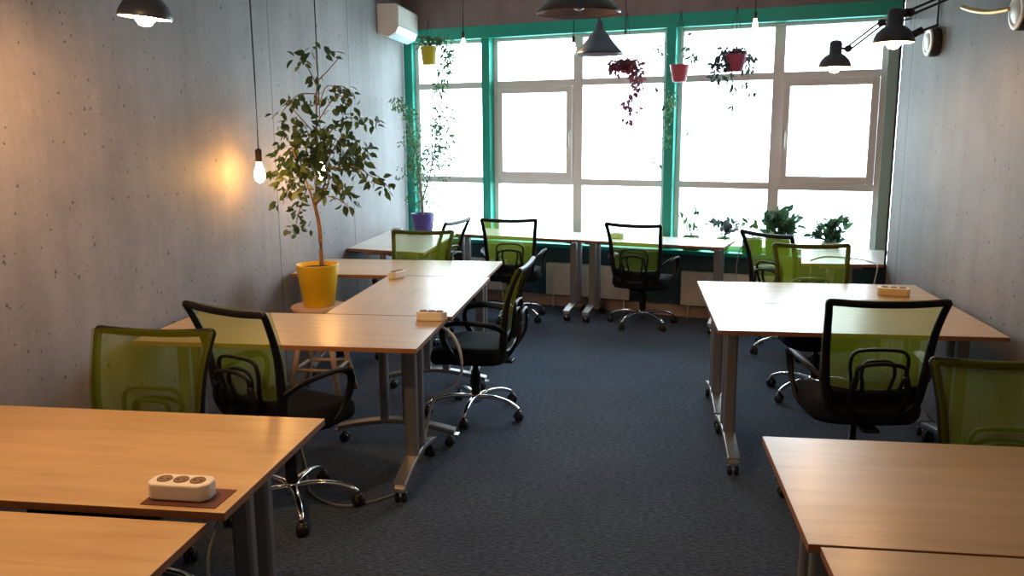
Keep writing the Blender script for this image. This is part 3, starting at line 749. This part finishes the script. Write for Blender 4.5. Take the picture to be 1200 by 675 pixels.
br(g, [F(370, 240), F(385, 215, -.05), F(383, 190, -.05), F(400, 160, -.1)], .008, .003)
br(g, [F(369, 242), F(360, 215, -.05), F(350, 195, -.08), F(340, 165, -.1)], .008, .003)
tw = [((372, 160), (345, 130), (335, 118)), ((374, 140), (395, 112), (412, 125)), ((371, 190), (405, 170), (430, 190)), ((383, 200), (415, 195), (450, 218)),
      ((372, 95), (385, 82), (400, 64)), ((371, 100), (360, 78), (352, 72)), ((355, 205), (340, 215), (332, 240)), ((360, 220), (350, 250), (345, 272)),
      ((375, 120), (385, 100), (412, 112)), ((378, 170), (400, 140), (435, 140)), ((372, 110), (348, 112), (328, 135)), ((385, 230), (400, 235), (410, 245))]
for i, t in enumerate(tw):
    dy = random.uniform(-.2, .15); br(g, [F(*t[0]), F(*t[1], dy*.6), F(*t[2], dy)], .0045, .0018)
g.build('trunk', m_bark, fi)
cl = []
def fc(u, v, ru, rvv, n): cl.append((F(u, v, random.uniform(-.12, .08)), (ru*YF/1000, .13, rvv*YF/1000), n))
for a in ((370, 58, 12, 12, 7), (352, 72, 9, 8, 4), (391, 60, 6, 8, 2), (374, 92, 8, 12, 5), (398, 105, 14, 8, 9), (412, 120, 12, 12, 8), (344, 117, 12, 8, 9), (330, 136, 9, 8, 5),
          (358, 120, 14, 14, 12), (385, 120, 14, 12, 9), (340, 150, 16, 14, 14), (362, 155, 16, 18, 26), (388, 158, 20, 16, 26), (410, 142, 14, 12, 12), (436, 141, 8, 8, 6),
          (335, 180, 12, 16, 16), (352, 190, 20, 22, 46), (378, 190, 22, 22, 46), (400, 175, 18, 20, 30), (425, 172, 12, 10, 12), (418, 195, 16, 16, 18), (440, 210, 10, 8, 9),
          (452, 220, 8, 8, 7), (340, 215, 14, 16, 16), (330, 200, 8, 14, 8), (362, 222, 16, 14, 16), (392, 220, 16, 14, 16), (405, 234, 12, 10, 8), (350, 246, 10, 12, 9), (345, 268, 6, 12, 7), (327, 235, 5, 8, 3), (366, 262, 6, 8, 2)):
    fc(*a)
foliage(cl, .066, .040, m_leafF, fi, mul=1.7)

# small leaved tree in the purple pot
PP = at(496, 271, 7.78); PP.z = TOPZ
pt = empty('potted_small_tree', PP); tag(pt, 'slender small leaved tree in a purple pot at the far left window corner', 'plant')
pot(pt, .085, .112, .185, m_potP)
YP = 7.78
def G(u, v, dy=0): return at(u, v, YP+dy) - PP
g = MB(); br(g, [G(496, 254), G(495, 240), G(492, 210), G(486, 170), G(474, 135), G(466, 118)], .014, .004)
br(g, [G(495, 235), G(505, 200, -.03), G(512, 160, -.05), G(518, 130)], .008, .003); br(g, [G(492, 215), G(480, 185), G(470, 165)], .006, .002); g.build('trunk', m_barkG, pt)
cl = []
for (u, v, a, b_, n) in ((466, 122, 9, 8, 45), (478, 130, 9, 12, 45), (486, 155, 10, 20, 80), (478, 165, 14, 10, 28), (488, 185, 11, 20, 80), (495, 205, 14, 22, 90), (508, 178, 12, 24, 60), (518, 195, 12, 16, 50), (515, 150, 11, 16, 40), (505, 230, 14, 16, 40), (475, 200, 12, 16, 28), (488, 232, 12, 14, 30), (525, 185, 6, 12, 14)):
    cl.append((G(u, v, random.uniform(-.08, .05)), (a*.00778, .10, b_*.00778), n))
foliage(cl, .040, .018, m_leafG, pt, mul=1.7)

# hanging pots
def hang_pot(name, p, R0, R1, H, m, label, top, leaves, lm, L, W, Y, droop=.6, mul=1.8):
    r = empty(name, p); tag(r, label, 'hanging plant')
    pot(r, R0, R1, H, m)
    g = MB()
    for k in range(3):
        a = .5+k*2*pi/3; g.bar((cos(a)*R1, sin(a)*R1, H-.005), (0, 0, top-p[2]-.005), .0018, 5)
    g.build('hanger', m_cord, r)
    cl = []; 
    for (u, v, a, b_, n) in leaves: cl.append((at(u, v, Y+random.uniform(-.05, .05))-p, (a*Y/1000, .06+.0*a, b_*Y/1000), n))
    foliage(cl, L, W, lm, r, mul=mul, droop=droop)
    return r
Y1 = 8.0; P1 = at(503, 76, Y1)
r1 = hang_pot('hanging_pot_plant', P1, .060, .075, .165, m_potYG, 'yellow hanging pot with a trailing vine in the top left window', 2.68,
   [(505, 46, 16, 6, 40), (495, 50, 8, 8, 14), (520, 48, 8, 10, 22), (524, 66, 6, 12, 26), (530, 62, 4, 8, 8), (522, 85, 8, 10, 22), (518, 100, 8, 9, 16), (513, 110, 6, 6, 7), (512, 130, 6, 12, 12), (527, 135, 5, 8, 5), (508, 150, 7, 12, 14), (520, 150, 9, 12, 16), (516, 170, 9, 10, 14), (506, 180, 8, 14, 14), (525, 160, 6, 12, 8)], m_leafV, .055, .026, Y1)
g = MB()
for pts in (((503, 52), (520, 55), (523, 85), (515, 110), (510, 145), (518, 180)), ((503, 52), (528, 70), (525, 100), (520, 130), (524, 160))):
    br(g, [at(u, v, Y1)-P1 for u, v in pts], .0025, .0012)
g.build('vine_stem', m_leafV, r1)
Y2 = 7.2; P2 = at(734, 86, Y2)
r2 = hang_pot('hanging_pot_plant', P2, .042, .055, .10, m_potK, 'maroon leaved hanging plant trailing below the small bell lamp', 2.62,
   [(732, 74, 17, 6, 70), (722, 78, 8, 8, 20), (745, 80, 8, 10, 26), (746, 92, 6, 8, 16), (748, 103, 5, 6, 10), (738, 112, 6, 5, 9), (734, 122, 5, 6, 9), (742, 128, 7, 4, 8), (735, 142, 5, 5, 7)], m_leafR, .050, .034, Y2)
g = MB(); br(g, [at(u, v, Y2)-P2 for u, v in ((735, 80), (748, 90), (748, 105), (738, 115), (735, 140))], .003, .0015); g.build('vine_stem', m_leafR, r2)
Y3 = 7.25; P3 = at(796, 96, Y3)
r3 = hang_pot('hanging_pot_plant', P3, .055, .080, .135, m_potK, 'pink hanging pot with sparse trailing stems in front of the right green post', 2.62,
   [(772, 54, 5, 8, 5), (776, 62, 6, 4, 3), (803, 54, 5, 6, 4), (808, 66, 8, 5, 6), (815, 63, 5, 4, 3), (772, 103, 6, 4, 4), (785, 118, 7, 14, 22), (783, 140, 5, 10, 9), (770, 192, 4, 5, 3), (806, 152, 5, 3, 2), (812, 135, 3, 4, 2), (812, 40, 3, 3, 1), (782, 160, 4, 12, 6)], m_leafV, .050, .024, Y3)
g = MB()
for pts in (((796, 78), (790, 60), (778, 50), (771, 62)), ((797, 78), (803, 60), (812, 65), (818, 62)), ((790, 78), (783, 100), (785, 120), (783, 150), (776, 180), (770, 195)), ((800, 80), (808, 110), (813, 132), (806, 152)), ((790, 80), (780, 95), (772, 103))):
    br(g, [at(u, v, Y3)-P3 for u, v in pts], .0022, .0012)
g.build('vine_stem', m_leafV, r3)
Y4 = 7.05; P4 = at(861, 84, Y4)
r4 = hang_pot('hanging_pot_plant', P4, .060, .088, .13, m_potM, 'plum hanging pot with a bushy trailing plant in the right window', 2.62,
   [(858, 60, 12, 7, 40), (846, 72, 8, 10, 36), (838, 78, 6, 7, 12), (870, 62, 7, 7, 14), (880, 66, 6, 4, 8), (842, 88, 8, 6, 16), (877, 80, 6, 7, 10), (858, 92, 4, 8, 5), (859, 104, 3, 7, 4), (876, 98, 3, 3, 2), (880, 108, 4, 3, 3), (859, 124, 3, 5, 3), (828, 58, 3, 4, 2)], m_leafP, .055, .028, Y4)
g = MB()
for pts in (((860, 66), (850, 72), (856, 90), (859, 125)), ((862, 66), (876, 72), (877, 95), (880, 108)), ((858, 66), (840, 68), (828, 58))):
    br(g, [at(u, v, Y4)-P4 for u, v in pts], .0022, .0012)
g.build('vine_stem', m_leafP, r4)

# planters on the sill
def sill_plant(u, label, lm, leaves, R=.07, H=.13, n0=.02, planter=None, L=.09, W=.04, m=None):
    p = wp(u, n0, .615); r = empty('potted_sill_plant', p); tag(r, label, 'potted plant')
    if planter:
        g = MB(); w, d = planter; T = -TH
        g.box((0, 0, H/2), (w, d, H), rz=T); g.build('planter', m or m_potG, r, bevel=.01)
        g = MB(); g.box((0, 0, H+.001), (w-.02, d-.02, .004), rz=T); g.build('soil', m_soil, r)
    else: pot(r, R*.75, R, H, m or m_potG)
    g = MB()
    for (du, dz, n, sp) in leaves:
        base = V((random.uniform(-.015, .015), 0, H-.01)); tip = UX*du+V((0, 0, H+dz))
        br(g, [base, (base+tip)/2+V((0, -.02, .02)), tip], .004, .0025)
        for k in range(int(n*1.8)):
            t = random.uniform(.35, 1.05); q = base+(tip-base)*t+rv(sp)
            d = ((tip-base).normalized()*.6+rv(.8)+V((0, 0, .1)))
            kk = random.uniform(.7, 1.1); g.leaf(q, d, rv(.5)+V((0, -.5, .8)), L*kk*1.1, W*kk*1.3)
    g.build('foliage', lm, r)
sill_plant(2.99, 'thin pale green plant on the sill nearest the right green post', m_leafL, [(-.10, .17, 5, .02), (.02, .22, 7, .03), (.06, .10, 4, .02), (-.05, .07, 4, .02)], planter=(.15, .10), L=.07, W=.025, m=m_potG)
sill_plant(3.27, 'dark purplish spiky plant on the sill behind the window desk end', m_leafP, [(-.09, .12, 9, .03), (.10, .13, 9, .03), (0, .08, 9, .03), (.04, .05, 6, .04)], R=.065, L=.075, W=.03)
sill_plant(3.52, 'sparse leaf cutting in a green planter left of the bushy plant', m_leafL, [(-.06, .15, 4, .02), (.03, .12, 4, .02)], planter=(.16, .10), L=.06, W=.03)
sill_plant(3.74, 'bushy dark green plant on the sill, tallest of the row', m_leafD, [(-.10, .15, 14, .04), (.02, .20, 16, .05), (.13, .19, 12, .03), (0, .10, 16, .05), (.09, .10, 10, .04)], planter=(.2, .10), L=.095, W=.045)
sill_plant(4.16, 'broad leaved dark plant on the sill, closest to the right wall', m_leafD, [(-.10, .09, 12, .03), (.02, .16, 12, .04), (.10, .17, 10, .03), (0, .06, 16, .05), (-.16, .06, 6, .02)], R=.08, L=.085, W=.045, m=m_white)

# ------------------------------------------------------------------ light
W = bpy.data.worlds.new('daylight'); S.world = W; W.use_nodes = True; nt = W.node_tree
bg = nt.nodes['Background']; tc = N(nt, 'ShaderNodeTexCoord'); sp = N(nt, 'ShaderNodeSeparateXYZ'); nt.links.new(tc.outputs['Generated'], sp.inputs[0])
mr = N(nt, 'ShaderNodeMapRange'); mr.inputs[1].default_value = -.35; mr.inputs[2].default_value = .25; nt.links.new(sp.outputs['Z'], mr.inputs[0])
c = mix_rgb(nt, (.42, .62, .66), (.74, .87, 1.0), mr.outputs[0]); nt.links.new(c, bg.inputs[0]); bg.inputs[1].default_value = 14.0
for (u0, u1) in ((.10, .90), (.985, 2.715), (2.80, 4.50)):
    la = bpy.data.lights.new('window_portal', 'AREA'); la.shape = 'RECTANGLE'; la.size = u1-u0; la.size_y = 1.93
    la.cycles.is_portal = True
    lo = bpy.data.objects.new('window_portal', la); COL.objects.link(lo)
    lo.location = wp((u0+u1)/2, -.16, 1.585); lo.rotation_euler = NX.to_track_quat('-Z', 'Y').to_euler()
def point(p, e, col, r=.06, name='warm_lamp'):
    l = bpy.data.lights.new(name, 'POINT'); l.energy = e; l.color = col; l.shadow_soft_size = r
    o = bpy.data.objects.new(name, l); COL.objects.link(o); o.location = p
WARM = (1, .58, .26)
point((-1.1, 1.0, 2.6), 15, WARM); point((1.2, 1.2, 2.6), 11, WARM)
l = bpy.data.lights.new('shaded_lamp', 'SPOT'); l.energy = 60; l.color = WARM; l.shadow_soft_size = .05; l.spot_size = radians(160); l.spot_blend = .35
o = bpy.data.objects.new('shaded_lamp', l); COL.objects.link(o); o.location = (-1.55, 2.0, 2.2); o.rotation_euler = V((-.25, .1, -1)).to_track_quat('-Z', 'Y').to_euler()
GR = {'office chair': 'mesh office chairs at the desks', 'desk': 'laminate office desks', 'power strip': 'socket blocks on the desks', 'pendant bulb': 'bare bulbs hanging on cords',
      'pendant lamp': 'dark bell pendant lamps', 'lamp': 'black arm lamps', 'radiator': 'radiators under the windows', 'hanging plant': 'plants in hanging pots at the windows',
      'potted plant': 'potted plants on the window sill', 'cable': 'loose power cables', 'wall fixture': 'round fixtures on the right wall'}
for o in bpy.data.objects:
    if o.parent is None and o.get('category') in GR: o['group'] = GR[o['category']]
S.view_settings.view_transform = 'Standard'; S.view_settings.look = 'None'; S.view_settings.exposure = 0; S.view_settings.gamma = 1
S.cycles.use_denoising = True; S.cycles.max_bounces = 8; S.cycles.sample_clamp_indirect = 6
